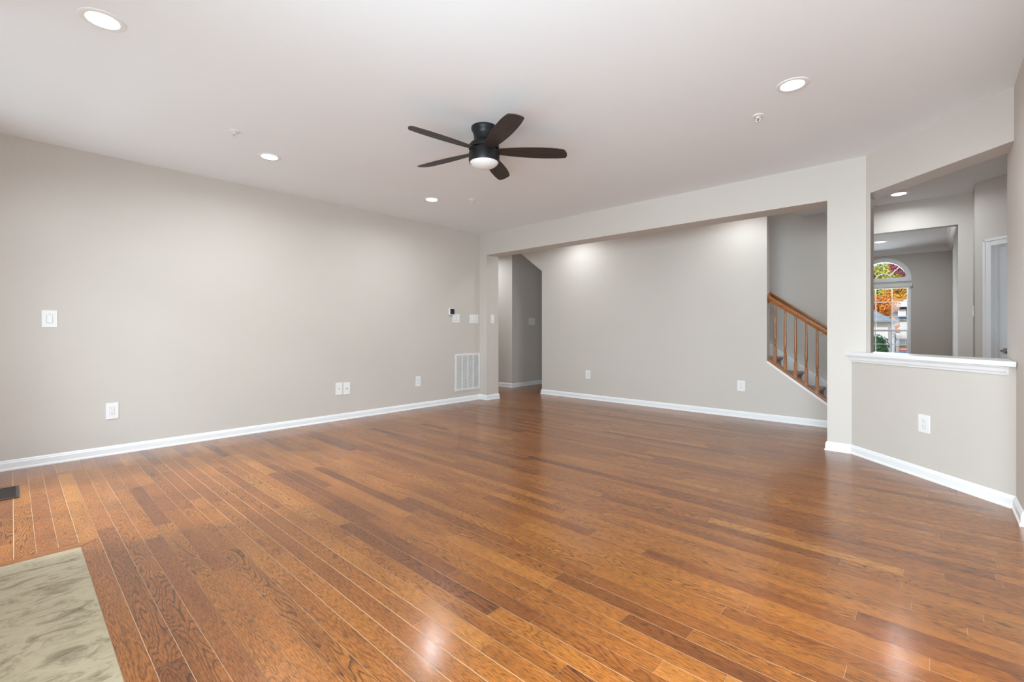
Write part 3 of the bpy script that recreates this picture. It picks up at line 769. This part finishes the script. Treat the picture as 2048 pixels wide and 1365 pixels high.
# left single-storey house
hl = thing('house', 'low white house with blue-grey hip roof at the left of the window view', 'house', (0, 0, GZ))
b = MB(); b.box(-16, -2.86, 52, 62, 0, 3.30)
b.build('walls', M['siding'], hl)
def hip(b, x0, x1, y0, y1, z, rise_, inset):
    v = [b.bm.verts.new(p) for p in ((x0, y0, z), (x1, y0, z), (x1, y1, z), (x0, y1, z), (x0+inset, (y0+y1)/2, z+rise_), (x1-inset, (y0+y1)/2, z+rise_))]
    for q_ in ((0, 1, 5, 4), (1, 2, 5), (2, 3, 4, 5), (3, 0, 4), (3, 2, 1, 0)): b.bm.faces.new([v[i] for i in q_])
b = MB(); hip(b, -16.5, -2.55, 51.5, 62.5, 3.34, 3.6, 5.5); b.build('roof', M['roof'], hl)
b = MB(); b.box(-16.5, -2.55, 51.45, 51.5, 3.20, 3.34); b.box(-2.55, -2.5, 51.45, 62.5, 3.20, 3.34); b.build('gutter', M['roof'], hl)
for x in (-4.3, -7.5):
    f = MB(); f.box(x-.45, x+.45, 51.95, 52, 1.5, 2.7); wf = f.build('window_frame', M['trim'], hl)
    f = MB(); f.box(x-.38, x+.38, 51.93, 51.95, 1.57, 2.63); f.build('pane', M['carglass'], wf)
# right two-storey house
hr = thing('house', 'two-storey house with pale roof and dark blue upper wall behind the fence', 'house', (0, 0, GZ))
b = MB(); b.box(-4.6, 9, 97.6, 106, 4.30, 6.30); b.build('upper_wall', M['navy'], hr)
b = MB(); b.box(-4.6, 9, 97, 106, 0, 4.10); b.build('lower_wall', M['siding'], hr)
b = MB(); b.box(-4.8, 9.2, 96.7, 97.7, 4.10, 4.30); b.build('lower_eave', M['roof'], hr)
b = MB(); hip(b, -5.35, 9.6, 96.6, 107, 6.30, 3.4, 6.0); b.build('roof', M['roofl'], hr)
for x in (-3.6, -1.6):
    f = MB(); f.box(x-.5, x+.5, 97.5, 97.6, 4.7, 5.9); f.build('window_frame', M['trim'], hr)
# fence
fn = thing('iron_fence', 'black iron picket fence crossing the yard outside', 'fence', (0, 86, GZ))
b = MB(); b.box(-9, 6, -.02, .02, 1.22, 1.27); b.box(-9, 6, -.02, .02, .15, .20); b.box(-9, 6, -.02, .02, 1.02, 1.06); b.build('rails', M['iron'], fn)
b = MB()
for k in range(88):
    x = -9+.17*k; b.box(x-.018, x+.018, -.018, .018, 0, 1.32)
b.build('pickets', M['iron'], fn)
# parked car, only its roof shows above the half wall cap
cr_ = thing('parked_car', 'red car with bluish windows parked low in the window view', 'car', (-.55, 35, GZ-.05))
b = MB(); b.prism([(-2.1, .25), (2.1, .25), (2.15, .55), (2.0, .80), (1.0, .90), (-1.5, .92), (-2.1, .85)], -.85, .85, 'y'); b.build('body', M['red'], cr_)
b = MB(); b.prism([(-1.45, .90), (.95, .90), (.35, 1.34), (-.9, 1.36)], -.70, .70, 'y'); b.build('cabin_glass', M['carglass'], cr_)
b = MB(); b.prism([(-.95, 1.345), (.38, 1.33), (.25, 1.40), (-.8, 1.42)], -.68, .68, 'y'); b.build('roof', M['red'], cr_)
for x in (-1.35, 1.35):
    for y_ in (-.86, .70):
        b = MB(); b.lathe([(.02, 0), (.33, 0), (.33, .16), (.02, .16)], 24, (x, y_, .33), 'y'); b.build('wheel', M['iron'], cr_)
